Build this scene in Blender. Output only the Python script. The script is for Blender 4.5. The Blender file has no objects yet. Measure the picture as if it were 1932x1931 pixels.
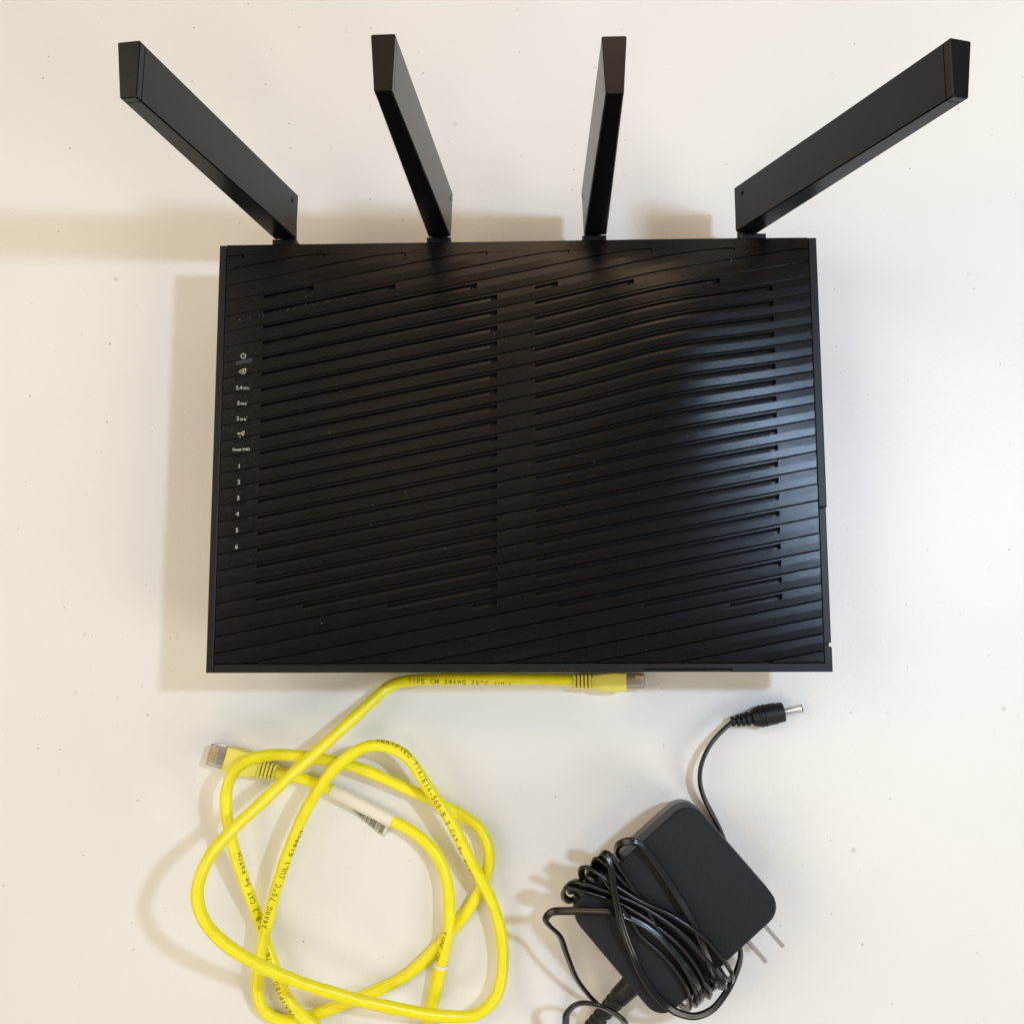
import bpy, bmesh, math, random
from mathutils import Vector, Matrix

random.seed(7)
scene = bpy.context.scene
C = scene.collection
MM = 0.001

# ------------------------------------------------------------------ camera
cam = bpy.data.cameras.new('camera')
cam.sensor_width = 36.0
cam.sensor_fit = 'HORIZONTAL'
cam.lens = 36.0 * 1963.0 / 1932.0
cam.clip_start = 0.02
cam.clip_end = 50.0
cam_o = bpy.data.objects.new('camera', cam)
C.objects.link(cam_o)
cam_o.location = (0.01249, -0.09662, 0.58455)
cam_o.rotation_euler = (0.122286, 0.027956, -0.002618)
scene.camera = cam_o

# ------------------------------------------------------------------ light
world = bpy.data.worlds.new('World')
scene.world = world
world.use_nodes = True
bg = world.node_tree.nodes['Background']
bg.inputs['Color'].default_value = (1.0, 0.88, 0.70, 1)
bg.inputs['Strength'].default_value = 0.20


def lamp(name, loc, target, power, color, size, shape='DISK', size_y=None):
    d = bpy.data.lights.new(name, 'AREA')
    d.shape = shape
    d.size = size
    if size_y:
        d.size_y = size_y
    d.energy = power
    d.color = color
    o = bpy.data.objects.new(name, d)
    C.objects.link(o)
    o.location = loc
    o.rotation_euler = (Vector(target) - Vector(loc)).to_track_quat('-Z', 'Y').to_euler()
    return o


# cool lamp on the right (sharp shadows to the left), warm lamp on the viewer's side, unseen fill panels added further off
lamp('cool_lamp', (0.494, 0.060, 0.868), (0.0, 0.0, 0.0), 4.7, (0.53, 0.73, 1.0), 0.06)
lamp('warm_lamp', (-0.05, -0.46, 1.02), (0.0, 0.0, 0.0), 0.6, (1.0, 0.74, 0.50), 0.16)
lamp('fill_panel', (0.03, 1.05, 1.80), (0.0, 0.0, 0.0), 5.6, (1.0, 0.68, 0.42), 0.7, 'RECTANGLE', 0.4)  # added panel, makes the brown ceiling glow reflected in the back ribs
lamp('fill_panel', (-1.9, 0.3, 1.9), (0.0, 0.0, 0.0), 29.0, (1.0, 0.89, 0.69), 1.8, 'RECTANGLE', 1.8)  # this and the other large panels are unseen, added to fill shadows evenly
lamp('fill_panel', (2.2, -1.5, 1.7), (0.0, 0.0, 0.0), 31.0, (1.0, 0.93, 0.82), 1.2, 'RECTANGLE', 1.2)
lamp('fill_panel', (-1.2, -2.2, 1.8), (0.0, 0.0, 0.0), 19.0, (1.0, 0.97, 0.85), 2.0, 'RECTANGLE', 2.0)
lamp('fill_panel', (1.5, 2.2, 1.7), (0.0, 0.0, 0.0), 14.0, (1.0, 0.88, 0.74), 2.0, 'RECTANGLE', 2.0)

lamp('sheen_lamp', (-0.27, 0.26, 1.80), (0.0, 0.0, 0.0), 0.62, (1.0, 0.72, 0.48), 0.22)  # small unseen lamp added for the warm sheen on the left ribs

scene.view_settings.view_transform = 'Standard'
scene.view_settings.look = 'None'
scene.view_settings.gamma = 1.0
scene.view_settings.exposure = -0.03
scene.view_settings.use_curve_mapping = False


# ------------------------------------------------------------------ materials
def mat(name, color, rough=0.5, spec=0.5, metal=0.0, bump=None, trans=0.0, ior=1.5, coat=0.0):
    m = bpy.data.materials.new(name)
    m.use_nodes = True
    nt = m.node_tree
    b = nt.nodes['Principled BSDF']
    b.inputs['Base Color'].default_value = (*color, 1)
    b.inputs['Roughness'].default_value = rough
    b.inputs['Specular IOR Level'].default_value = spec
    b.inputs['Metallic'].default_value = metal
    b.inputs['Transmission Weight'].default_value = trans
    b.inputs['IOR'].default_value = ior
    b.inputs['Coat Weight'].default_value = coat
    if bump:
        sc, st, dist = bump
        tc = nt.nodes.new('ShaderNodeTexCoord')
        n = nt.nodes.new('ShaderNodeTexNoise')
        n.inputs['Scale'].default_value = sc
        n.inputs['Detail'].default_value = 3
        bp = nt.nodes.new('ShaderNodeBump')
        bp.inputs['Strength'].default_value = st
        bp.inputs['Distance'].default_value = dist
        nt.links.new(tc.outputs['Object'], n.inputs['Vector'])
        nt.links.new(n.outputs['Fac'], bp.inputs['Height'])
        nt.links.new(bp.outputs['Normal'], b.inputs['Normal'])
    return m


def grain(m, scale, lo, hi):
    """Fine mottling of a material's own colour between two values."""
    nt = m.node_tree
    b = nt.nodes['Principled BSDF']
    tc = nt.nodes.new('ShaderNodeTexCoord')
    n = nt.nodes.new('ShaderNodeTexNoise')
    n.inputs['Scale'].default_value = scale
    n.inputs['Detail'].default_value = 4
    r = nt.nodes.new('ShaderNodeValToRGB')
    r.color_ramp.elements[0].position = 0.35
    r.color_ramp.elements[1].position = 0.68
    r.color_ramp.elements[0].color = (*lo, 1)
    r.color_ramp.elements[1].color = (*hi, 1)
    nt.links.new(tc.outputs['Object'], n.inputs['Vector'])
    nt.links.new(n.outputs['Fac'], r.inputs['Fac'])
    nt.links.new(r.outputs['Color'], b.inputs['Base Color'])


def dust(m, scale, keep, size, color):
    """Sparse small specks of dust lying on the material (mixed over its base colour)."""
    nt = m.node_tree
    b = nt.nodes['Principled BSDF']
    tc = nt.nodes.new('ShaderNodeTexCoord')
    v = nt.nodes.new('ShaderNodeTexVoronoi')
    v.voronoi_dimensions = '2D'
    v.inputs['Scale'].default_value = scale
    nz = nt.nodes.new('ShaderNodeTexNoise')
    nz.inputs['Scale'].default_value = scale * 9
    ad = nt.nodes.new('ShaderNodeMath'); ad.operation = 'MULTIPLY_ADD'
    ad.inputs[1].default_value = size * 1.4
    sep = nt.nodes.new('ShaderNodeSeparateColor')
    k = nt.nodes.new('ShaderNodeMath'); k.operation = 'LESS_THAN'; k.inputs[1].default_value = keep
    sz = nt.nodes.new('ShaderNodeMath'); sz.operation = 'MULTIPLY'; sz.inputs[1].default_value = size * 2.2
    sm = nt.nodes.new('ShaderNodeMapRange')
    sm.interpolation_type = 'SMOOTHSTEP'
    sm.inputs['To Min'].default_value = 1.0
    sm.inputs['To Max'].default_value = 0.0
    lo = nt.nodes.new('ShaderNodeMath'); lo.operation = 'MULTIPLY'; lo.inputs[1].default_value = 0.35
    f = nt.nodes.new('ShaderNodeMath'); f.operation = 'MULTIPLY'
    f2 = nt.nodes.new('ShaderNodeMath'); f2.operation = 'MULTIPLY'
    mx = nt.nodes.new('ShaderNodeMix'); mx.data_type = 'RGBA'
    mx.inputs[7].default_value = (*color, 1)
    old = b.inputs['Base Color']
    if old.is_linked:
        nt.links.new(old.links[0].from_socket, mx.inputs[6])
    else:
        mx.inputs[6].default_value = old.default_value
    L = nt.links.new
    L(tc.outputs['Object'], v.inputs['Vector'])
    L(tc.outputs['Object'], nz.inputs['Vector'])
    L(v.outputs['Color'], sep.inputs['Color'])
    L(sep.outputs['Red'], k.inputs[0])
    L(sep.outputs['Green'], sz.inputs[0])
    L(nz.outputs['Fac'], ad.inputs[0])
    L(v.outputs['Distance'], ad.inputs[2])
    L(ad.outputs[0], sm.inputs['Value'])
    sz2 = nt.nodes.new('ShaderNodeMath'); sz2.operation = 'ADD'; sz2.inputs[1].default_value = size * 1.0
    L(sz.outputs[0], sz2.inputs[0])
    L(sz2.outputs[0], sm.inputs['From Max'])
    L(sz2.outputs[0], lo.inputs[0])
    L(lo.outputs[0], sm.inputs['From Min'])
    L(sm.outputs['Result'], f.inputs[0])
    L(k.outputs[0], f.inputs[1])
    L(f.outputs[0], f2.inputs[0])
    L(sep.outputs['Blue'], f2.inputs[1])
    L(f2.outputs[0], mx.inputs[0])
    L(mx.outputs[2], b.inputs['Base Color'])


M = {}
M['table'] = mat('white_plastic_table', (0.80, 0.785, 0.755), 0.42, 0.35, bump=(480, 0.30, 0.0005))
grain(M['table'], 6, (0.785, 0.77, 0.74), (0.81, 0.797, 0.77))
dust(M['table'], 66, 0.32, 0.022, (0.24, 0.21, 0.18))
dust(M['table'], 24, 0.40, 0.022, (0.60, 0.58, 0.54))
M['plastic'] = mat('black_plastic', (0.010, 0.010, 0.010), 0.42, 0.30, bump=(2600, 0.25, 0.00008))
grain(M['plastic'], 1700, (0.003, 0.003, 0.003), (0.008, 0.0077, 0.0075))
M['rib'] = mat('black_textured_plastic', (0.008, 0.008, 0.008), 0.23, 0.25, bump=(2200, 0.5, 0.00010))
grain(M['rib'], 1300, (0.0004, 0.0004, 0.0004), (0.0058, 0.0056, 0.0053))
dust(M['rib'], 80, 0.26, 0.013, (0.24, 0.23, 0.21))
M['antenna'] = mat('black_satin_plastic', (0.003, 0.003, 0.003), 0.29, 0.27, bump=(2200, 0.5, 0.00008))
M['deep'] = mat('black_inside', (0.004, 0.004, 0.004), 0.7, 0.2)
M['led'] = mat('smoked_window', (0.003, 0.003, 0.003), 0.25, 0.2)
M['led_pale'] = mat('pale_window', (0.018, 0.019, 0.025), 0.35, 0.5)
M['print'] = mat('pale_print', (0.42, 0.40, 0.36), 0.6, 0.2)
M['yellow'] = mat('yellow_jacket', (0.82, 0.75, 0.003), 0.33, 0.5, bump=(420, 0.12, 0.0003))
grain(M['yellow'], 160, (0.86, 0.765, 0.004), (0.91, 0.83, 0.015))
M['boot'] = mat('pale_yellow_boot', (0.80, 0.73, 0.12), 0.42, 0.4)
M['groove'] = mat('boot_groove', (0.30, 0.19, 0.01), 0.7, 0.1)
M['ink'] = mat('dark_ink', (0.33, 0.26, 0.012), 0.6, 0.2)
M['white'] = mat('white_label', (0.80, 0.76, 0.66), 0.38, 0.5)
M['barcode'] = mat('barcode_ink', (0.10, 0.085, 0.07), 0.6, 0.2)
M['clear'] = mat('clear_plastic', (0.90, 0.88, 0.84), 0.12, 0.5, trans=0.80, ior=1.40)
M['gold'] = mat('gold_contact', (0.80, 0.58, 0.28), 0.3, 0.5, metal=1.0)
M['wire_a'] = mat('wire_grey', (0.25, 0.24, 0.22), 0.5)
M['wire_b'] = mat('wire_orange', (0.55, 0.22, 0.10), 0.5)
M['adapter'] = mat('charcoal_plastic', (0.012, 0.0125, 0.014), 0.50, 0.32, bump=(1500, 0.4, 0.00012))
grain(M['adapter'], 1400, (0.0036, 0.0048, 0.0076), (0.0108, 0.0126, 0.0172))
M['adapter_side'] = mat('charcoal_smooth_plastic', (0.014, 0.014, 0.015), 0.35, 0.45)
M['cord'] = mat('black_vinyl', (0.004, 0.004, 0.004), 0.25, 0.5)
M['relief'] = mat('black_rubber', (0.009, 0.009, 0.009), 0.48, 0.4)
M['lint'] = mat('lint', (0.09, 0.086, 0.08), 0.9, 0.1)
M['steel'] = mat('nickel', (0.84, 0.83, 0.80), 0.22, 0.6, metal=0.78)


# ------------------------------------------------------------------ helpers (all lengths in millimetres)
def mesh(name, verts, faces, smooth=None):
    me = bpy.data.meshes.new(name)
    me.from_pydata([(x * MM, y * MM, z * MM) for x, y, z in verts], [], faces)
    bm = bmesh.new()
    bm.from_mesh(me)
    bmesh.ops.recalc_face_normals(bm, faces=bm.faces)
    bm.to_mesh(me)
    bm.free()
    if smooth is not None:
        me.shade_smooth()
        me.set_sharp_from_angle(angle=math.radians(smooth))
    me.update()
    return me


def obj(name, me, m=None, parent=None):
    o = bpy.data.objects.new(name, me)
    if m is not None:
        me.materials.append(M[m]) if not me.materials else None
    C.objects.link(o)
    if parent is not None:
        o.parent = parent
    return o


def tag(o, label, cat, group=None):
    o['label'] = label
    o['category'] = cat
    if group:
        o['group'] = group
    return o


def thing(name, loc, label, cat, group=None):
    o = bpy.data.objects.new(name, None)
    o.empty_display_size = 0.02
    C.objects.link(o)
    o.location = [c * MM for c in loc]
    return tag(o, label, cat, group)


def box(x0, x1, y0, y1, z0, z1, bev=0.0, seg=1):
    bm = bmesh.new()
    bmesh.ops.create_cube(bm, size=1.0)
    for v in bm.verts:
        v.co = Vector((x0 + (v.co.x + .5) * (x1 - x0), y0 + (v.co.y + .5) * (y1 - y0), z0 + (v.co.z + .5) * (z1 - z0)))
    if bev:
        bmesh.ops.bevel(bm, geom=list(bm.edges), offset=bev, segments=seg, affect='EDGES', profile=0.5)
    for v in bm.verts:
        v.co *= MM
    me = bpy.data.meshes.new('box')
    bmesh.ops.recalc_face_normals(bm, faces=bm.faces)
    bm.to_mesh(me)
    bm.free()
    return me


def prism(poly, z0, z1, bev=0.0):
    """Extruded plan outline with a small bevel round the top edge."""
    bm = bmesh.new()
    bot = [bm.verts.new((x, y, z0)) for x, y in poly]
    top = [bm.verts.new((x, y, z1)) for x, y in poly]
    n = len(poly)
    bm.faces.new(bot[::-1])
    tf = bm.faces.new(top)
    for i in range(n):
        bm.faces.new((bot[i], bot[(i + 1) % n], top[(i + 1) % n], top[i]))
    bmesh.ops.recalc_face_normals(bm, faces=bm.faces)
    if bev:
        bmesh.ops.bevel(bm, geom=list(tf.edges), offset=bev, segments=2, affect='EDGES', profile=0.5)
    for v in bm.verts:
        v.co *= MM
    me = bpy.data.meshes.new('prism')
    bm.to_mesh(me)
    bm.free()
    return me


def loft(rings, cap=True, smooth=30):
    n = len(rings[0])
    verts = [p for r in rings for p in r]
    faces = []
    for i in range(len(rings) - 1):
        for j in range(n):
            a, b = i * n + j, i * n + (j + 1) % n
            faces.append((a, b, b + n, a + n))
    if cap:
        faces.append(tuple(range(n))[::-1])
        faces.append(tuple((len(rings) - 1) * n + j for j in range(n)))
    return mesh('loft', verts, faces, smooth)


def lerp(a, b, t):
    return a + (b - a) * t


def catmull(P, step=2.0):
    P = [Vector(p) for p in P]
    Q = [2 * P[0] - P[1]] + P + [2 * P[-1] - P[-2]]
    out = []
    for i in range(1, len(Q) - 2):
        p0, p1, p2, p3 = Q[i - 1], Q[i], Q[i + 1], Q[i + 2]
        t0 = 0.0
        t1 = t0 + max((p1 - p0).length, 1e-3) ** 0.5
        t2 = t1 + max((p2 - p1).length, 1e-3) ** 0.5
        t3 = t2 + max((p3 - p2).length, 1e-3) ** 0.5
        n = max(2, int((p2 - p1).length / step))
        for k in range(n):
            t = t1 + (t2 - t1) * k / n
            a1 = p0 * ((t1 - t) / (t1 - t0)) + p1 * ((t - t0) / (t1 - t0))
            a2 = p1 * ((t2 - t) / (t2 - t1)) + p2 * ((t - t1) / (t2 - t1))
            a3 = p2 * ((t3 - t) / (t3 - t2)) + p3 * ((t - t2) / (t3 - t2))
            b1 = a1 * ((t2 - t) / (t2 - t0)) + a2 * ((t - t0) / (t2 - t0))
            b2 = a2 * ((t3 - t) / (t3 - t1)) + a3 * ((t - t1) / (t3 - t1))
            out.append(b1 * ((t2 - t) / (t2 - t1)) + b2 * ((t - t1) / (t2 - t1)))
    out.append(P[-1])
    return out


def frames(path, level=True):
    """Tangent, side and up along a path; level keeps 'up' towards the sky, else frames are rotation-minimising."""
    n = len(path)
    T = [(path[min(i + 1, n - 1)] - path[max(i - 1, 0)]).normalized() for i in range(n)]
    F = []
    if level:
        for t in T:
            s = t.cross(Vector((0, 0, 1))).normalized()
            F.append((t, s, s.cross(t)))
    else:
        s = T[0].cross(Vector((0, 0, 1))).normalized()
        for i, t in enumerate(T):
            s = (s - t * s.dot(t)).normalized()
            F.append((t, s, s.cross(t)))
    return F


def tube(path, F, section, smooth=50):
    """section(i) gives a closed outline as (side, up) pairs."""
    rings = []
    for i, p in enumerate(path):
        t, s, u = F[i]
        rings.append([tuple(p + s * a + u * b) for a, b in section(i)])
    return loft(rings, True, smooth)


def circle(r, n=16):
    return [(r * math.cos(2 * math.pi * k / n), r * math.sin(2 * math.pi * k / n)) for k in range(n)]


def lathe(prof, n=20, smooth=35):
    """Profile of (x along axis, radius) pairs turned about the X axis."""
    rings = [[(x, r * math.cos(2 * math.pi * k / n), r * math.sin(2 * math.pi * k / n)) for k in range(n)] for x, r in prof]
    return loft(rings, True, smooth)


def text_mesh(body, size, bold=0.0):
    """Flat letters as a mesh in millimetres, left end at x = 0 and centred on y = 0."""
    cu = bpy.data.curves.new('letters', 'FONT')
    cu.body = body
    cu.size = size
    cu.offset = bold
    cu.resolution_u = 3
    o = bpy.data.objects.new('letters', cu)
    C.objects.link(o)
    dg = bpy.context.evaluated_depsgraph_get()
    dg.update()
    me = bpy.data.meshes.new_from_object(o.evaluated_get(dg))
    bpy.data.objects.remove(o)
    bpy.data.curves.remove(cu)
    me.materials.clear()
    if len(me.vertices):
        x0 = min(v.co.x for v in me.vertices)
        for v in me.vertices:
            v.co.x -= x0
            v.co.y -= size * 0.34
    return me


# ================================================================== the table
t = obj('table_top', box(-900, 900, -620, 620, -28, 0, 4, 3), 'table')
t['kind'] = 'structure'
t['label'] = 'white moulded plastic table top with small dark specks'

# ================================================================== the router
W2, D2 = 158.0, 112.8
TOP = 55.0
router = thing('wireless_router', (0, 0, 0), 'black wireless router with slanted ribbed top and four upright antennas on the table', 'router')


def rect(ix, z, r=2.0):
    pts = []
    for cx, cy, a0 in ((W2 - ix - r, D2 - ix * .6 - r, 0), (-(W2 - ix - r), D2 - ix * .6 - r, 90), (-(W2 - ix - r), -(D2 - ix * .6 - r), 180), (W2 - ix - r, -(D2 - ix * .6 - r), 270)):
        for k in range(4):
            a = math.radians(a0 + 30 * k)
            pts.append((cx + r * math.cos(a), cy + r * math.sin(a), z))
    return pts


obj('housing', loft([rect(17, 0.2), rect(15, 6), rect(4, 40), rect(0.8, 47), rect(0.5, 51.2)]), 'plastic', router)

RX, RYB, RYT = 153.6, -108.0, 112.8      # area of the ribbed cover inside the rim
obj('rim', prism([(-W2, D2), (-W2, -D2), (-RX - .4, -D2 + .01), (-RX - .4, D2)][::1], 47, TOP, 0.7), 'plastic', router)
BX = [64.5, 86.0, 107.5]                 # three little flaps let into the front rim
obj('rim', prism([(-RX - .2, -D2), (BX[0] - .4, -D2), (BX[0] - .4, -D2 + 1.5), (BX[2] + .4, -D2 + 1.5), (BX[2] + .4, -D2), (W2, -D2),
                  (W2, -100.6), (RX + .4, -99.2), (RX + .4, RYB - .4), (-RX - .2, RYB - .4)], 47, TOP, 0.5), 'plastic', router)
obj('rim', prism([(RX + .4, -98.9), (W2 - .2, -98.2), (W2 - .2, -30.3), (RX + .4, -30.3)], 47, TOP - .1, 0.5), 'plastic', router)
obj('rim', prism([(RX + .4, -29.9), (W2 + .3, -29.9), (W2 + .3, D2), (RX + .4, D2)], 47, TOP, 0.6), 'plastic', router)
for k in range(3):
    a = BX[0] + k * 14.35
    obj('port_flap', box(a, a + 13.9, -D2 + .1, -D2 + 1.25, 40, TOP - .2, 0.2), 'plastic', router)
obj('cover_base', box(-RX, RX, RYB, RYT, 49.5, 51.6), 'deep', router)

PITCH, SLOPE, Y0 = 8.42, 0.1945, 78.3
YTOP = 107.2
GAP = 0.20


def bulge(x, y):
    """Swell of the cover: a low dome with a soft ridge towards the back right that falls off to the rim."""
    dome = 0.9 * (1 - abs(x / 156.0) ** 3) * (1 - (y / 114.0) ** 4)
    w = 1.2
    up, dn = (x - 2) * 0.080, (155 - x) * 0.100
    g = -w * math.log(math.exp(-up / w) + math.exp(-dn / w))
    g = 0.4 * math.log1p(math.exp(g / 0.4)) if g < 12 else g
    env = 1 / (1 + math.exp(-(y - 8) / 24.0)) * (1 - max(0, y / 114.0) ** 6)
    return dome + g * env


def line(j, x):
    """Height in plan of groove j at x: a slanted line with a gentle hump on the right."""
    y = Y0 - PITCH * j + SLOPE * x
    y += 2.7 * math.exp(-((x - 78) / 40.0) ** 2) * math.exp(-((y - 50) / 42.0) ** 2)
    return y


def soft_top(y, w=1.1):
    d = (YTOP - y) / w
    return YTOP - w * (math.log1p(math.exp(min(d, 40))) if d < 40 else d)


def soft_bot(y, w=0.7):
    d = (y - RYB) / w
    return RYB + w * (math.log1p(math.exp(d)) if d < 40 else d)


SLOTS = ((-133.3, -9.8), (10.0, 134.0))


def in_slot(j, x):
    y = line(j, x)
    if not (-77.6 < y < 91.2):
        return 0
    for a, b in SLOTS:
        if a < x < b:
            return 1
    return 0


def slot_ranges(j):
    out = []
    cur = None
    x = -RX
    while x <= RX:
        s = in_slot(j, x)
        if s and cur is None:
            cur = x
        if not s and cur is not None:
            out.append((cur, x))
            cur = None
        x += 0.2
    return [r for r in out if r[1] - r[0] > 6]


def hook_x(j):
    """Where groove j, bent flat along the back margin, comes to its hooked end."""
    return (YTOP - (Y0 - PITCH * j)) / SLOPE + 9.5


def bounds(j, x):
    up = line(j, x)
    dn = line(j + 1, x)
    hk = hook_x(j)
    if x < hk:
        yu = soft_top(up) - GAP * .8
    else:
        yu = YTOP + 0.02
    hd = hook_x(j + 1)
    yd = soft_top(dn) + GAP * .8 if x < hd else YTOP + 0.02
    return min(yu, RYT), max(soft_bot(yd) if yd < YTOP else yd, RYB)


def facet(t):
    """Roof profile across a rib (t = millimetres from its upper edge)."""
    if t < 0.25:
        return -0.28 + t * 0.9
    if t < 4.0:
        return -0.05 + (t - .25) * 0.012
    if t < 7.85:
        return -0.005 - (t - 4.0) * 0.035
    return -0.14 - (t - 7.85) * 0.9


def surf(x, y):
    j = math.floor((Y0 + SLOPE * x - y) / PITCH)
    for jj in (j - 1, j, j + 1, j + 2):
        if line(jj, x) >= y > line(jj + 1, x):
            return TOP + .5 + bulge(x, y) + facet(line(jj, x) - y)
    return TOP + .5 + bulge(x, y)


def rib_mesh(j):
    hk, hd = hook_x(j), hook_x(j + 1)
    xs = [-RX + (2 * RX) * k / 96 for k in range(97)]
    xs += [hk - .32, hk - .25, hk + .25, hk + .32, hd - .05, hd + .05]
    rng = slot_ranges(j)
    for a, b in rng:
        xs += [a - .04, a + .04, b - 3.6, b - 3.52, b - .04, b + .04]
    xs = sorted(x for x in set(xs) if -RX <= x <= RX)
    cols = []
    for x in xs:
        yu, yd = bounds(j, x)
        if hk - .26 < x < hk + .26 and yu > yd + 2:
            yu = YTOP - 2.0                                    # the small hook turned down at the groove's end
        w = yu - yd
        if w < 0.12:
            if cols and cols[-1] is not None:
                cols.append(None)
            continue
        full = abs(w - (PITCH - 2 * GAP * .8)) < 0.9
        st = 0
        for a, b in rng:
            if a < x < b:
                st = 2 if x > b - 3.55 else 1
        ts = [0, 0.25, 1.05, 1.10, 2.2, 2.6, 4.05, 4.10, 4.2, 7.8, 8.1]
        col = []
        for k, tt in enumerate(ts):
            frac = tt / 8.1
            y = yu - w * frac
            z = TOP + .5 + bulge(x, y) + facet(tt if full else (0.25 + 0.2 * frac if 0 < k < 10 else (0 if k == 0 else .0)))
            if full and st:
                if k in (3, 4):
                    z -= 3.0
                elif k in (5, 6):
                    z -= 3.0 if st == 2 else (0.16 if k == 5 else 0.06)
            col.append((x, y, z))
        cols.append(col)
    verts, faces, inner = [], [], set()
    nv = 11
    runs, cur = [], []
    for c in cols:
        if c is None:
            if len(cur) > 1:
                runs.append(cur)
            cur = []
        else:
            cur.append(c)
    if len(cur) > 1:
        runs.append(cur)
    for run in runs:
        base = len(verts)
        for c in run:
            verts += [(c[0][0], c[0][1], 51.4)] + c + [(c[-1][0], c[-1][1], 51.4)]
        m = nv + 2
        for i in range(len(run) - 1):
            for k in range(m - 1):
                a = base + i * m + k
                faces.append((a, a + 1, a + m + 1, a + m))
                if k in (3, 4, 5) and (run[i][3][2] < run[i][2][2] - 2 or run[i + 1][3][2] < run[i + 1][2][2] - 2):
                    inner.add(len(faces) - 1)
        faces.append(tuple(base + k for k in range(m)))
        faces.append(tuple(base + (len(run) - 1) * m + k for k in range(m))[::-1])
    if not verts:
        return None
    me = mesh('rib', verts, faces, 1.6)
    me.materials.append(M['rib'])
    me.materials.append(M['deep'])                 # dull black without glints, stands in for shade inside the vent slots
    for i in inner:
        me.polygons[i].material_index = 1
    return me


for j in range(-8, 26):
    me = rib_mesh(j)
    if me:
        obj('rib', me, 'rib', router)
# flat strip along the back edge above the grooves
vs, fs = [], []
N = 40
for i in range(N + 1):
    x = -RX + 2 * RX * i / N
    for y in (YTOP + .02, D2 - .5, D2):
        z = TOP + .5 + bulge(x, min(y, 112)) - .05 - (0.4 if y == D2 else 0)
        vs.append((x, y, z))
    vs += [(x, D2, 47), (x, YTOP + .02, 51.4)]
for i in range(N):
    for k in range(4):
        a = i * 5 + k
        fs.append((a, a + 1, a + 6, a + 5))
fs.append((0, 1, 2, 3, 4))
fs.append(tuple(N * 5 + k for k in range(5))[::-1])
obj('back_strip', mesh('back_strip', vs, fs, 5), 'rib', router)

# printed legends and their light windows down the left side
LEG = [('power', [(-143.2, 51.9, 56.0)]), ('internet', [(-143.4, 43.5, 56.0)]), ('2.4|GHz', [(-143.0, 34.8, 56.0)]), ('5|GHz|1', [(-143.0, 26.6, 56.0)]),
       ('5|GHz|2', [(-142.9, 18.3, 56.0)]), ('usb', [(-143.1, 10.4, 56.0)]), ('Guest WiFi', [(-143.0, 2.0, 56.0)]), ('1', [(-143.6, -6.8, 56.0)]),
       ('2', [(-143.6, -15.1, 56.0)]), ('3', [(-143.7, -23.4, 56.0)]), ('4', [(-143.8, -31.7, 56.0)]), ('5', [(-143.8, -40.2, 56.0)]), ('6', [(-143.8, -48.7, 56.0)])]


def lay(me, cx, cy, name='legend'):
    """Lay a flat mesh (mm) on the ribs at a plan point."""
    xs = [v.co.x for v in me.vertices]
    mid = (min(xs) + max(xs)) / 2
    for v in me.vertices:
        x, y = v.co.x - mid + cx, v.co.y + cy
        v.co = Vector((x, y, surf(x, y) + 0.30)) * MM
    return obj(name, me, 'print', router)


def flat(polys):
    bm = bmesh.new()
    for p in polys:
        bm.faces.new([bm.verts.new((x, y, 0)) for x, y in p])
    me = bpy.data.meshes.new('mark')
    bm.to_mesh(me)
    bm.free()
    return me


def arc(r0, r1, a0, a1, n=14, cx=0, cy=0):
    out = []
    for k in range(n):
        p, q = math.radians(a0 + (a1 - a0) * k / n), math.radians(a0 + (a1 - a0) * (k + 1) / n)
        out.append([(cx + r * math.cos(a), cy + r * math.sin(a)) for r, a in ((r0, p), (r1, p), (r1, q), (r0, q))])
    return out


def bar(x0, y0, x1, y1, w):
    d = Vector((x1 - x0, y1 - y0)).normalized() * w / 2
    return [(x0 - d.y, y0 + d.x), (x0 + d.y, y0 - d.x), (x1 + d.y, y1 - d.x), (x1 - d.y, y1 + d.x)]


def join(parts):
    bm = bmesh.new()
    for me, dx, dy in parts:
        tmp = bmesh.new()
        tmp.from_mesh(me)
        for v in tmp.verts:
            v.co += Vector((dx, dy, 0))
        m2 = bpy.data.meshes.new('t')
        tmp.to_mesh(m2)
        tmp.free()
        bm.from_mesh(m2)
    me = bpy.data.meshes.new('mark')
    bm.to_mesh(me)
    bm.free()
    return me


def width(me):
    return max(v.co.x for v in me.vertices) - min(v.co.x for v in me.vertices)


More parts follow.
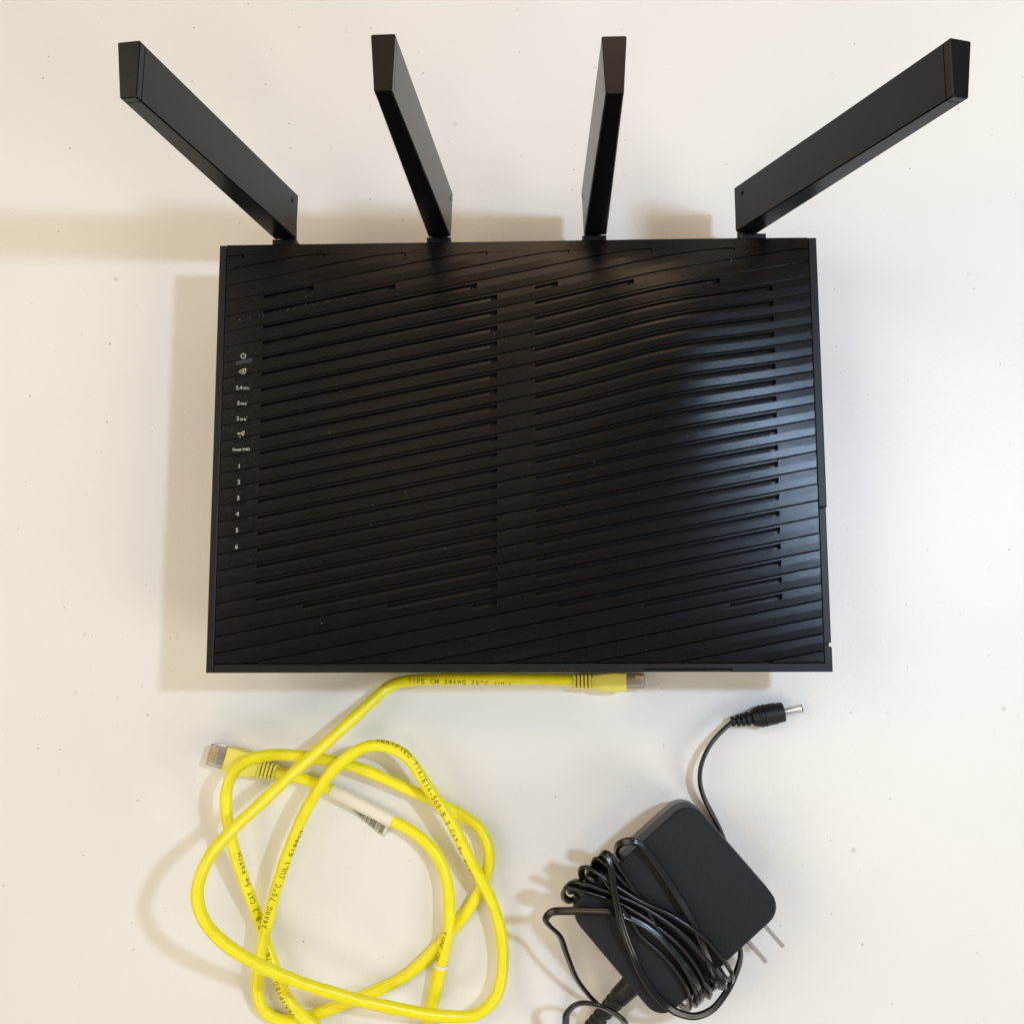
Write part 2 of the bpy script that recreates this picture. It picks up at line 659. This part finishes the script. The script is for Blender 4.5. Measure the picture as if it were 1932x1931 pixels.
for i, (what, [(px, py, pz)]) in enumerate(LEG):
    if what == 'power':
        me = flat(arc(1.0, 1.45, 122, 418) + [bar(0, 0.2, 0, 1.6, 0.45)])
    elif what == 'internet':
        me = flat(arc(1.05, 1.4, -150, 170) + arc(0.0, 0.55, 0, 360) + [bar(-1.2, 0.6, -2.3, -0.2, .4), bar(-2.3, -0.2, -1.0, -0.8, .4), bar(0.3, 1.2, 1.3, 1.5, .4), bar(1.3, 1.5, 1.4, .3, .4)])
    elif what == 'usb':
        me = flat([bar(-2.0, 0, 1.6, 0, .4), bar(-.6, 0, .6, 1.0, .38), bar(.6, 1.0, 1.2, 1.0, .4), bar(-.3, 0, .7, -1.0, .38), bar(.7, -1.0, 1.0, -1.0, .8)]
                  + arc(0, .55, 0, 360, 10, -1.7, 0) + arc(0, .42, 0, 360, 10, 1.2, 1.0) + [bar(-1.0, -1.2, -1.0, -2.1, .35)])
    elif '|' in what:
        p = what.split('|')
        a = text_mesh(p[0], 2.9, 0.05)
        b = text_mesh(p[1], 1.75, 0.04)
        parts = [(a, 0, 0), (b, width(a) + .5, -0.35)]
        if len(p) > 2:
            parts.append((text_mesh(p[2], 1.0, 0.0), width(a) + width(b) + .6, 0.9))
        me = join(parts)
    elif what == 'Guest WiFi':
        me = text_mesh(what, 1.95, 0.06)
    else:
        me = text_mesh(what, 3.1, 0.07)
    lay(me, px, py)
    # light window just under the groove below the legend
    jx = px + .4
    j = 0
    best = None
    for jj in range(-8, 26):
        d = py - line(jj, jx)
        if d > 0.2 and (best is None or d < best):
            best, j = d, jj
    vs = []
    for k in range(5):
        x = jx - 4.3 + 8.6 * k / 4
        for t in (0.55, 2.75):
            y = line(j, x) - t
            vs.append((x, y, surf(x, y) + 0.08))
    fs = [(2 * k, 2 * k + 1, 2 * k + 3, 2 * k + 2) for k in range(4)]
    n0 = len(vs)
    vs += [(x, y, z - 1.0) for x, y, z in vs]
    fs += [(0, n0, n0 + 1, 1), (8, 9, n0 + 9, n0 + 8)]
    fs += [(2 * k, 2 * k + 2, n0 + 2 * k + 2, n0 + 2 * k) for k in range(4)] + [(2 * k + 1, n0 + 2 * k + 1, n0 + 2 * k + 3, 2 * k + 3) for k in range(4)]
    obj('status_light', mesh('status_light', vs, fs), 'led_pale' if i == 0 else 'led', router)


# antennas: blade, cap, screw hole, hinge
def blade_ring(wf, wb, d, z, b=0.5):
    """Trapezoid section, narrow side towards the front (-y), with clipped corners."""
    f, k = wf / 2, wb / 2
    h = d / 2
    return [(-f + b, -h, z), (f - b, -h, z), (f, -h + b, z), (k, h - b, z), (k - b, h, z), (-k + b, h, z), (-k, h - b, z), (-f, -h + b, z)]


LEN = 166.0


def make_antenna(x, lean, tilt, length, side, off=0.0):
    o = bpy.data.objects.new('antenna', loft([blade_ring(lerp(12.4, 7.0, q), lerp(14.4, 9.5, q), lerp(24.0, 22.8, q), q * LEN) for q in (0, .25, .5, .75, 0.975)], True, 12))
    o.data.materials.append(M['antenna'])
    C.objects.link(o)
    o.parent = router
    o.location = (x * MM, 133.0 * MM, 43.0 * MM)
    o.rotation_euler = (math.radians(tilt), math.radians(lean), 0)
    o.scale = (1, 1, length)
    obj('antenna_cap', loft([blade_ring(6.8, 9.3, 22.5, LEN * .9752, .5), blade_ring(6.8, 9.3, 22.5, LEN * .978, .5), blade_ring(7.15, 9.65, 22.9, LEN * .9785, .5),
                             blade_ring(7.1, 9.6, 22.85, LEN * .9975, .5), blade_ring(6.5, 9.0, 22.3, LEN, .4)], True, 12), 'antenna', o)
    hole = obj('screw_hole', lathe([(-.6, 1.5), (.22, 1.5), (.22, 1.3)], 14), 'deep', o)
    hole.location = (side * 6.72 * MM, 6.2 * MM, 8.0 * MM)
    hole.rotation_euler = (0, 0, math.radians(-2.5) * side + (0 if side > 0 else math.pi))
    # hinge stays level on the router: counter-rotate
    hg = obj('hinge', prism([(-7.0 + off, -25), (6.0 + off, -25), (6.0 + off, -12.5), (-7.0 + off, -12.5)], -13, 1.5, 1.0), 'plastic', o)
    hg.rotation_euler = (0, math.radians(-lean), 0)
    kn = obj('hinge_barrel', lathe([(-12.5, 4.2), (-12.0, 4.6), (3.0, 4.6), (3.5, 4.2)], 20), 'plastic', o)
    kn.rotation_euler = (0, 0, math.radians(90))
    kn.location = ((-1.0 + off) * MM, -4 * MM, -7.0 * MM)
    return o


make_antenna(-126.0, -7.3, 3.0, 1.0, 1)
make_antenna(-41.5, -2.0, 2.9, 1.0, 1)
make_antenna(43.0, -0.4, 3.8, 1.0, -1)
make_antenna(124.6, 17.3, 4.2, 1.02, -1, 4.5)

# crumbs of lint caught along the first slots
lint = bmesh.new()
rl = random.Random(11)
for k in range(46):
    x = rl.uniform(-147, -88) if k < 34 else rl.uniform(-140, 130)
    j = -1 if x < -128 else (0 if k % 3 else 1)
    j = min(range(-6, 20), key=lambda q: abs(line(q, x) - (79 + (x + 147) * .19))) if k < 34 else rl.randint(0, 14)
    y = line(j, x) - rl.uniform(2.6, 4.3)
    if y < -95 or y > 104:
        continue
    r = rl.uniform(0.10, 0.32)
    res = bmesh.ops.create_icosphere(lint, subdivisions=1, radius=r)
    for v in res['verts']:
        v.co = Vector((x + v.co.x * rl.uniform(.8, 1.8), y + v.co.y * rl.uniform(.7, 1.2), surf(x, y) + 0.05 + v.co.z * .6)) * MM
me = bpy.data.meshes.new('lint')
lint.to_mesh(me)
lint.free()
o = obj('lint', me, 'lint', router)
o['kind'] = 'stuff'

# ================================================================== yellow network cable
eth = thing('ethernet_cable', (-80, -190, 0), 'coiled yellow network cable with clear end plugs in front of the router', 'cable')


def own(o, parent):
    """Parent an object whose mesh is in table coordinates."""
    o.parent = parent
    o.matrix_parent_inverse = Matrix.Translation(-Vector(parent.location))
    return o


PATH = [(30.3, -118.3, 7.0), (6.2, -117.8, 6.5), (-23.0, -117.7, 6.0), (-46.4, -118.0, 6.0), (-61.5, -118.8, 7.0), (-70.8, -121.6, 9.0), (-80.2, -129.9, 13.0), (-98.4, -147.2, 22.0), (-115.8, -163.5, 31.0), (-131.2, -178.7, 40.0), (-143.5, -190.8, 48.0), (-152.3, -202.1, 55.0), (-156.4, -213.5, 59.0), (-156.8, -222.0, 60.0), (-152.9, -233.8, 58.0), (-143.0, -246.1, 53.0), (-121.5, -261.5, 43.0), (-91.4, -275.4, 32.0), (-60.1, -285.8, 22.0), (-35.9, -291.0, 16.0), (-22.3, -290.6, 13.0), (-13.0, -283.3, 11.0), (-9.1, -270.0, 9.0), (-9.9, -251.2, 9.0), (-15.5, -232.3, 11.0), (-24.6, -215.3, 14.0), (-35.7, -193.0, 17.0), (-48.7, -173.5, 19.0), (-60.3, -157.6, 20.0), (-71.5, -152.6, 21.0), (-81.9, -153.0, 22.0), (-92.5, -159.4, 22.0), (-103.1, -170.4, 22.0), (-113.1, -186.4, 21.0), (-121.4, -205.7, 20.0), (-128.7, -227.8, 18.0), (-134.5, -250.2, 15.0), (-138.8, -270.2, 11.0), (-140.1, -282.7, 7.0), (-136.3, -293.4, 4.0), (-127.3, -298.0, 3.0), (-115.1, -296.5, 3.0), (-96.7, -290.2, 3.0), (-76.9, -282.5, 3.0), (-59.9, -273.8, 3.0), (-37.2, -252.1, 3.0), (-23.5, -234.0, 4.0), (-17.1, -219.0, 7.0), (-16.5, -207.7, 8.0), (-21.4, -197.7, 7.0), (-34.4, -189.0, 6.0), (-63.1, -175.5, 8.0), (-91.6, -163.7, 11.0), (-116.8, -158.5, 15.0), (-134.5, -157.5, 19.0), (-145.9, -160.8, 22.0), (-152.2, -167.7, 24.0), (-154.9, -179.2, 24.0), (-152.7, -200.4, 20.0), (-147.2, -223.6, 13.0), (-139.6, -246.9, 7.0), (-129.9, -271.3, 9.0), (-121.3, -287.0, 10.0), (-109.3, -297.6, 10.0), (-95.4, -309.6, 8.0), (-76.1, -317.2, 5.0), (-58.0, -312.1, 4.0), (-49.6, -300.0, 4.0), (-46.6, -287.9, 4.0), (-42.6, -271.1, 6.0), (-39.9, -259.7, 8.0), (-37.8, -250.2, 10.0), (-37.3, -238.1, 10.0), (-38.8, -224.1, 9.0), (-44.1, -211.7, 8.0), (-55.8, -200.6, 7.0), (-68.9, -193.8, 6.0), (-86.4, -185.4, 6.0), (-103.9, -177.0, 6.0), (-117.1, -171.9, 6.0), (-133.3, -167.7, 6.0)]
ER = 3.15
path = catmull(PATH[::-1], 1.6)
FR = frames(path)
S = [0.0]
for a, b in zip(path, path[1:]):
    S.append(S[-1] + (b - a).length)


def jacket_section(i):
    w = 1 + 0.03 * math.sin(S[i] * 0.21) + 0.022 * math.sin(S[i] * 0.57 + 1)
    return [(a * w, b / w) for a, b in circle(ER, 18)]


own(obj('jacket', tube(path, FR, jacket_section), 'yellow'), eth)


def near_s(px):
    """Arc length of the path point nearest a plan point (searched round an index hint)."""
    q = Vector(px)
    i = min(range(len(path)), key=lambda k: (path[k] - q).length)
    return S[i]


def frame_at(s):
    s = max(0.0, min(S[-1] - .01, s))
    lo, hi = 0, len(S) - 1
    while hi - lo > 1:
        m = (lo + hi) // 2
        if S[m] <= s:
            lo = m
        else:
            hi = m
    f = (s - S[lo]) / (S[hi] - S[lo])
    p = path[lo].lerp(path[hi], f)
    return p, FR[lo][0].lerp(FR[hi][0], f), FR[lo][1].lerp(FR[hi][1], f), FR[lo][2].lerp(FR[hi][2], f)


GLYPH = {}


def glyph(ch, size):
    if ch not in GLYPH:
        GLYPH[ch] = text_mesh(ch, size, 0.04)
    return GLYPH[ch]


def wrap_text(body, s0, roll0, roll1, size=3.9, advance=2.5):
    """Evenly spaced printed letters bent round the jacket, rolling from one angle to another along the way."""
    bm = bmesh.new()
    for n, ch in enumerate(body):
        if ch == ' ':
            continue
        me = glyph(ch, size)
        xs = [v.co.x for v in me.vertices]
        w = max(xs) - min(xs)
        k = min(1.15, (2.25 if ch in 'WM' else 1.85) / w) if ch not in 'I/-.(1' else 1.0
        tmp = bmesh.new()
        tmp.from_mesh(me)
        bmesh.ops.subdivide_edges(tmp, edges=[e for e in tmp.edges if e.calc_length() > 0.9], cuts=1)
        roll = math.radians(lerp(roll0, roll1, n / max(1, len(body) - 1)))
        for v in tmp.verts:
            p, tt, ss, uu = frame_at(s0 + n * advance + (v.co.x - w / 2) * k)
            a = roll + v.co.y / ER
            v.co = (p + (uu * math.cos(a) - ss * math.sin(a)) * (ER * 1.055 + .05)) * MM
        m2 = bpy.data.meshes.new('t')
        tmp.to_mesh(m2)
        tmp.free()
        bm.from_mesh(m2)
    me2 = bpy.data.meshes.new('jacket_print')
    bm.to_mesh(me2)
    bm.free()
    own(obj('jacket_print', me2, 'ink'), eth)


wrap_text('VERIFIED TIA/EIA-568-B.2 CAT 5e PATCH', near_s([(-74.6, -152.8, 21.0)][0]), 64, -70)
wrap_text('TYPE CM 24AWG 75\u00b0C (UL)', near_s([(-60.3, -118.8, 7.0)][0]), -8, -60)
wrap_text('24AWG 75\u00b0C (UL) E18860', near_s([(-133.1, -245.2, 15.5)][0]), 15, -68)
wrap_text('VERIFIED TIA/EIA-568-B.2 CAT 5e PATCH', near_s([(-119.0, -290.7, 10.0)][0]), 40, -62)
wrap_text('TYPE CM', near_s([(-37.8, -250.2, 10.0)][0]), -38, -60)

# white sleeve label with a barcode tail, and a second narrow wrap lower down
sa, sb = near_s([(-102.5, -177.8, 6.0)][0]), near_s([(-68.7, -194.1, 6.0)][0])
idx = [i for i in range(len(S)) if sa <= S[i] <= sb]
own(obj('label_sleeve', tube([path[i] for i in idx], [FR[i] for i in idx], lambda i: circle(ER + .5, 20)), 'white'), eth)
tail_v, tail_f = [], []
n = 12
for k in range(n + 1):
    q = k / n
    s = lerp(sa + 13, sb - 0.5, q)
    p, tt, ss, uu = frame_at(s)
    wdt = lerp(1.0, 8.0, min(1, q * 1.2)) + 1
    for m in range(5):
        g = m / 4
        pos = p + ss * (ER * .8 + wdt * g * .9)
        z = max(0.35, p.z - 1.2 - wdt * g * 0.55)
        tail_v.append((pos.x, pos.y, z))
for k in range(n):
    for m in range(4):
        a = k * 5 + m
        tail_f.append((a, a + 1, a + 6, a + 5))
me = mesh('label_tail', tail_v, tail_f, 40)
tail = own(obj('label_tail', me, 'white'), eth)
sol = tail.modifiers.new('thickness', 'SOLIDIFY')
sol.thickness = 0.2 * MM
sol.offset = -1
bars_v, bars_f = [], []
rnd = random.Random(3)
q = 0.10
while q < 0.93:
    wq = rnd.choice((.011, .016, .024))
    for e in (q, q + wq):
        s = lerp(sa + 13, sb - 0.5, e)
        p, tt, ss, uu = frame_at(s)
        wdt = lerp(1.0, 8.0, min(1, e * 1.2)) + 1
        for g in (.25, .92):
            pos = p + ss * (ER * .8 + wdt * g * .9)
            bars_v.append((pos.x, pos.y, max(0.35, p.z - 1.2 - wdt * g * 0.55) + .18))
    b0 = len(bars_v) - 4
    bars_f.append((b0, b0 + 1, b0 + 3, b0 + 2))
    q += wq + rnd.choice((.012, .016, .022))
own(obj('barcode', mesh('barcode', bars_v, bars_f), 'barcode'), eth)
sc = near_s([(-42.3, -270.0, 6.0)][0])
idx = [i for i in range(len(S)) if sc <= S[i] <= sc + 26]
own(obj('film_wrap', tube([path[i] for i in idx], [FR[i] for i in idx], lambda i: circle(ER + .45, 20)), 'yellow'), eth)
idx = [i for i in range(len(S)) if sc - 3.0 <= S[i] <= sc + 1.2]
own(obj('wrap_edge', tube([path[i] for i in idx], [FR[i] for i in idx], lambda i: circle(ER + .62, 20)), 'white'), eth)


def rrect(hw, hh, r, x, cz=0.0):
    pts = []
    for sy, sz, a0 in ((1, 1, 0), (-1, 1, 90), (-1, -1, 180), (1, -1, 270)):
        for k in range(4):
            a = math.radians(a0 + 30 * k)
            pts.append((x, sy * (hw - r) + r * math.cos(a), cz + sz * (hh - r) + r * math.sin(a)))
    return pts


def make_plug(tail_p, tip_p, roll):
    """Plug with boot; local x runs from the cable towards the tip."""
    e = bpy.data.objects.new('plug', loft([rrect(5.85, 3.3, .4, 27), rrect(5.85, 3.3, .4, 38.6), rrect(5.5, 2.9, .4, 39.2)], True, 30))
    e.data.materials.append(M['clear'])
    C.objects.link(e)
    e.parent = eth
    d = Vector(tip_p) - Vector(tail_p)
    R = d.to_track_quat('X', 'Z').to_matrix() @ Matrix.Rotation(math.radians(roll), 3, 'X')
    mw = Matrix.Translation(Vector(tail_p) * MM) @ R.to_4x4()
    e.matrix_local = Matrix.Translation(-eth.location) @ mw
    core = [rrect(3.2, 3.0, 2.2, 0), rrect(3.6, 3.2, 2.0, 9.5), rrect(5.2, 3.8, 1.4, 11), rrect(6.6, 4.6, 1.2, 15), rrect(7.0, 5.2, 1.0, 22), rrect(6.7, 4.9, .9, 28.6), rrect(6.5, 4.7, .9, 29)]
    obj('boot', loft(core, True, 28), 'boot', e)
    obj('boot_neck', loft([rrect(3.4, 3.35, 1.6, .6), rrect(4.2, 3.6, 1.6, 9.9)], True, 28), 'groove', e)
    for k in range(5):
        x = 0.4 + k * 2.05
        w = 4.1 + k * .32
        obj('boot_rib', loft([rrect(w - .2, 3.9, 1.5, x), rrect(w, 4.1 + k * .06, 1.5, x + .25), rrect(w + .06, 4.1 + k * .06, 1.5, x + 1.05), rrect(w - .1, 3.9, 1.5, x + 1.3)], True, 28), 'boot', e)
    for k in range(8):
        y = (k - 3.5) * 1.02
        obj('contact', box(34.0, 38.9, y - .27, y + .27, 2.4, 3.55, .1), 'gold', e)
    for k in range(4):
        y = (k - 1.5) * 2.1
        w = obj('wire', lathe([(27.5, .8), (34.0, .8)], 8), 'wire_b' if k == 0 else 'wire_a', e)
        w.location = (0, y * MM, 0.9 * MM)
    obj('latch', box(28.5, 39.0, -1.6, 1.6, -4.3, -3.5, .3), 'clear', e)
    return e


make_plug(*[(-132.4, -168.0, 6.0), (-169.7, -158.2, 4.6)], 0)
make_plug(*[(29.4, -118.9, 7.0), (59.8, -118.8, 7.0)], -84)

# ================================================================== power adapter with wound cord
ad = thing('power_adapter', (80, -235, 0), 'black square power adapter wound with its own thin cord, two metal prongs', 'power adapter')
(At, Ar, Al) = [Vector(p) for p in [(87.2, -176.0, 42.0), (133.9, -229.9, 42.0), (22.3, -229.7, 42.0)]]
U = (Ar - At).normalized()
LU = (Ar - At).length
V = Vector((U.y, -U.x, 0))
LV = (Al - At).length
if V.dot(Al - At) < 0:
    V = -V
AC = At + U * LU / 2 + V * LV / 2


def adr(inset, z, r):
    """Rounded outline of the adapter at height z."""
    pts = []
    hu, hv = LU / 2 - inset, LV / 2 - inset
    for su, sv, a0 in ((1, 1, 0), (-1, 1, 90), (-1, -1, 180), (1, -1, 270)):
        for k in range(7):
            a = math.radians(a0 + 15 * k)
            p = AC + U * (su * (hu - r) + r * math.cos(a)) + V * (sv * (hv - r) + r * math.sin(a))
            pts.append((p.x, p.y, z))
    return pts


own(obj('case', loft([adr(3.5, 8.2, 7), adr(1.8, 9.0, 8.5), adr(0.6, 12, 10), adr(0, 26.6, 10.5), adr(.5, 26.7, 10)], True, 22), 'adapter_side'), ad)
own(obj('lid', loft([adr(.5, 26.7, 10), adr(0, 26.9, 10.5), adr(0.4, 39, 10), adr(.5, 40.9, 10), adr(.9, 41.6, 9.8), adr(1.6, 42.0, 9.4)], True, 22), 'adapter'), ad)
P1, P2 = [Vector(p) for p in [(118.1, -250.6, 26.0), (127.0, -243.0, 26.0)]]
for p in (P1, P2):
    c = p
    me = box(-3, 12.0, -1.1, 1.1, -3.2, 3.2, .5)
    o = obj('prong', me, 'steel', ad)
    R = U.to_track_quat('X', 'Z').to_matrix().to_4x4()
    o.matrix_local = Matrix.Translation(-ad.location) @ Matrix.Translation(c * MM) @ R

# strain relief leaving the lower left edge
rp = [Vector(p) for p in [(62.6, -267.4, 22.9), (57.4, -272.6, 22.9), (50.8, -279.5, 21.3), (45.9, -286.3, 16.6), (40.6, -292.9, 11.9), (35.5, -299.5, 7.1), (30.7, -305.3, 4.0)]]
rpath = catmull(rp, .7)
rf = frames(rpath)


def relief_section(i):
    q = i / (len(rpath) - 1)
    r = lerp(6.2, 2.6, q)
    if 0.30 < q < 0.9 and (i // 3) % 2 == 0:
        r -= 0.7
    return circle(r, 14)


own(obj('strain_relief', tube(rpath, rf, relief_section, 40), 'relief'), ad)

Z1, Z2, Z3 = 36.0, 38.6, 41.5
OUT = [(30.7, -305.3, 4.0), (24.6, -313.2, 3.0), (17.9, -312.5, 3.0), (19.0, -303.3, 8.7), (23.6, -292.0, 22.9), (24.3, -284.7, 29.0), (28.5, -279.5, 32.0), (33.5, -278.2, 33.0), (40.7, -279.5, 33.0), (47.2, -283.0, 31.0), (52.7, -287.8, 28.0), (54.4, -294.2, 19.7), (51.5, -304.3, 7.1), (45.7, -306.9, 4.0), (43.5, -302.0, 4.0), (44.3, -295.5, 4.0), (40.9, -287.3, 7.1), (36.7, -282.1, 10.3), (29.8, -271.1, 18.1), (24.5, -256.0, 29.0), (20.9, -245.3, 35.0), (16.2, -239.5, 40.0), (13.8, -235.3, 43.0), (16.6, -231.3, 45.0), (25.0, -230.4, 46.0), (37.1, -230.4, 46.0), (46.2, -230.8, 46.0), (54.0, -233.3, 45.0), (63.8, -238.0, 45.0), (72.8, -245.2, 45.0), (81.0, -254.5, 45.0), (86.5, -261.8, 45.0), (90.1, -269.8, 43.0), (91.6, -276.1, 34.0), (92.7, -281.8, 16.6), (91.3, -281.2, 3.0), (67.8, -256.2, 2.2), (33.8, -233.6, 2.2)]
OUT += [(26.7, -232.4, 16.6), (22.8, -224.3, 36.0), (25.2, -218.7, 44.5), (30.8, -219.8, 45.5), (39.3, -222.2, 45.0), (50.0, -226.0, 44.2), (61.2, -231.8, 44.2), (70.9, -238.5, 44.2), (81.3, -247.3, 44.2), (88.8, -256.7, 44.2), (92.8, -264.8, 44.0), (94.9, -270.4, 41.0), (96.5, -275.9, 28.0), (97.0, -279.6, 5.6), (93.9, -274.2, 2.2), (67.9, -248.9, 2.2), (43.8, -226.1, 2.4)]
OUT += [(35.8, -222.2, 19.7), (32.0, -213.7, 38.0), (33.1, -209.2, 46.0), (36.5, -209.6, 47.5), (43.5, -214.0, 47.5), (53.3, -220.4, 47.5), (63.8, -226.2, 47.5), (74.2, -230.5, 47.8), (84.5, -236.6, 48.0), (93.5, -243.7, 47.6), (100.4, -251.9, 47.0), (105.1, -259.2, 44.5), (107.2, -266.4, 33.0), (107.8, -272.1, 13.4), (105.3, -269.8, 2.2), (79.4, -245.1, 2.2), (54.6, -220.8, 2.4)]
OUT += [(30.4, -228.0, 13.4), (26.3, -222.6, 34.0), (27.0, -216.9, 44.0), (31.5, -216.1, 47.2), (40.0, -218.8, 47.4), (49.8, -222.3, 47.0), (61.0, -227.1, 46.6), (72.9, -234.2, 46.4), (83.3, -242.0, 46.2), (92.2, -251.4, 46.0), (98.4, -259.4, 45.0), (102.1, -265.7, 41.0), (103.5, -270.8, 30.0), (103.8, -273.1, 10.3), (100.7, -270.5, 2.2), (71.8, -245.2, 2.2), (50.0, -222.3, 2.4)]
OUT += [(42.1, -215.8, 22.9), (38.5, -209.0, 40.0), (40.2, -205.3, 46.0), (44.4, -207.9, 47.0), (52.7, -216.2, 46.8), (63.4, -225.6, 44.2), (73.1, -234.4, 44.2), (83.5, -243.9, 44.2), (91.7, -252.6, 44.2), (97.8, -260.7, 44.0), (100.7, -265.7, 41.0), (101.6, -271.4, 28.0), (102.1, -274.8, 7.1), (97.7, -271.3, 2.2), (71.8, -241.5, 2.2), (50.0, -223.1, 2.4)]
OUT += [(42.8, -218.7, 22.9), (36.2, -214.7, 38.0), (38.1, -211.1, 45.0), (44.3, -216.9, 46.5), (49.8, -226.6, 46.0), (55.5, -233.8, 44.2), (61.0, -242.3, 44.2), (70.7, -250.7, 44.2), (78.2, -258.9, 44.2), (83.0, -266.5, 44.0), (84.9, -273.5, 42.0), (85.3, -281.5, 30.0), (84.2, -286.0, 10.3), (80.9, -281.5, 2.2), (64.9, -245.2, 2.2), (56.2, -217.1, 2.4)]
OUT += [(48.8, -212.9, 22.9), (43.4, -205.9, 40.0), (45.2, -202.5, 46.4), (49.3, -207.9, 47.2), (56.3, -217.7, 46.0), (64.1, -229.7, 44.2), (70.9, -241.9, 44.2), (77.7, -252.0, 44.2), (83.8, -261.4, 44.2), (87.2, -269.6, 43.6), (88.2, -275.8, 38.0), (88.9, -282.2, 19.7), (86.8, -282.7, 3.0), (72.5, -248.8, 2.2), (57.7, -217.1, 2.4)]
OUT += [(53.2, -209.3, 22.9), (49.9, -202.8, 38.0), (51.3, -197.9, 46.0), (56.4, -196.0, 49.0), (61.4, -197.8, 48.5), (67.7, -205.1, 47.5), (78.1, -220.6, 46.5), (86.8, -235.4, 46.8), (91.5, -246.5, 46.8), (94.9, -255.9, 45.5), (98.1, -264.4, 42.0), (99.5, -271.5, 30.0), (99.6, -276.5, 8.7), (96.2, -272.7, 2.2), (75.7, -237.8, 2.2), (53.1, -220.1, 2.4)]
OUT += [(44.1, -213.0, 26.0), (41.1, -205.5, 42.0), (43.3, -202.0, 49.0), (45.6, -205.9, 50.3), (47.2, -216.0, 50.6), (49.5, -228.9, 50.4), (52.9, -240.8, 48.5), (56.9, -251.4, 45.5), (61.0, -260.7, 44.8), (66.7, -269.3, 45.0), (74.1, -276.3, 44.0), (80.6, -280.4, 41.0), (88.5, -282.7, 37.0), (97.4, -280.6, 33.0), (105.8, -273.3, 28.0), (111.8, -266.2, 21.3), (115.9, -260.4, 11.9), (116.0, -253.3, 4.0), (113.9, -230.2, 2.4), (111.9, -209.6, 2.2), (108.8, -199.7, 2.2)]
OUT += [(104.3, -190.4, 4.0), (100.0, -182.2, 7.0), (97.4, -173.6, 9.0), (97.8, -165.1, 9.5), (101.6, -156.0, 8.5), (108.0, -148.0, 7.0), (116.7, -140.4, 6.2)]
cpath = catmull(OUT, 1.1)
cf = frames(cpath, False)
CR, CS = 1.02, 0.92


def cord_section(i):
    pts = []
    for k in range(7):
        a = math.radians(-120 + 240 * k / 6)
        pts.append((CS + CR * math.cos(a), CR * math.sin(a)))
    for k in range(7):
        a = math.radians(60 + 240 * k / 6)
        pts.append((-CS + CR * math.cos(a), CR * math.sin(a)))
    return pts


own(obj('cord', tube(cpath, cf, cord_section, 60), 'cord'), ad)

# barrel plug at the cord's end
b0, b1 = [Vector(p) for p in [(115.5, -141.0, 6.2), (147.2, -135.1, 6.4)]]
BL = (b1 - b0).length
prof = [(-.2, 1.6)]
x = 0.0
for k, r in enumerate((2.3, 2.7, 3.0, 3.3)):
    prof += [(x, r - .2), (x + .2, r), (x + 1.5, r), (x + 1.7, r - .2), (x + 1.8, r - .9), (x + 2.5, r - .9)]
    x += 2.6
k = BL / 31.0
prof += [(11.0, 3.6), (13.0, 4.3), (15.2, 4.7), (15.4, 5.0), (16.1, 5.0), (16.3, 4.6), (17.0, 4.6), (17.2, 5.0), (17.9, 5.0), (18.1, 4.75), (23.5, 4.75), (23.7, 4.45), (27.3, 4.4), (27.6, 4.1), (27.6, 2.7)]
prof = [(a * k, r * 1.22) for a, r in prof]
plug = obj('barrel_plug', lathe(prof, 24, 32), 'relief', ad)
R = (b1 - b0).to_track_quat('X', 'Z').to_matrix().to_4x4()
plug.matrix_local = Matrix.Translation(-ad.location) @ Matrix.Translation(b0 * MM) @ R
e = BL * 27.6 / 31.0
obj('barrel', lathe([(e - 2, 2.55), (e + 9.2, 2.55), (e + 9.6, 2.5), (e + 9.8, 2.3), (e + 9.8, 1.2), (e + 3, 1.2)], 22, 30), 'steel', plug)
obj('barrel_ring', lathe([(e + 9.85, 2.35), (e + 10.2, 2.35), (e + 10.2, 1.1), (e + 9.85, 1.1)], 22, 30), 'deep', plug)
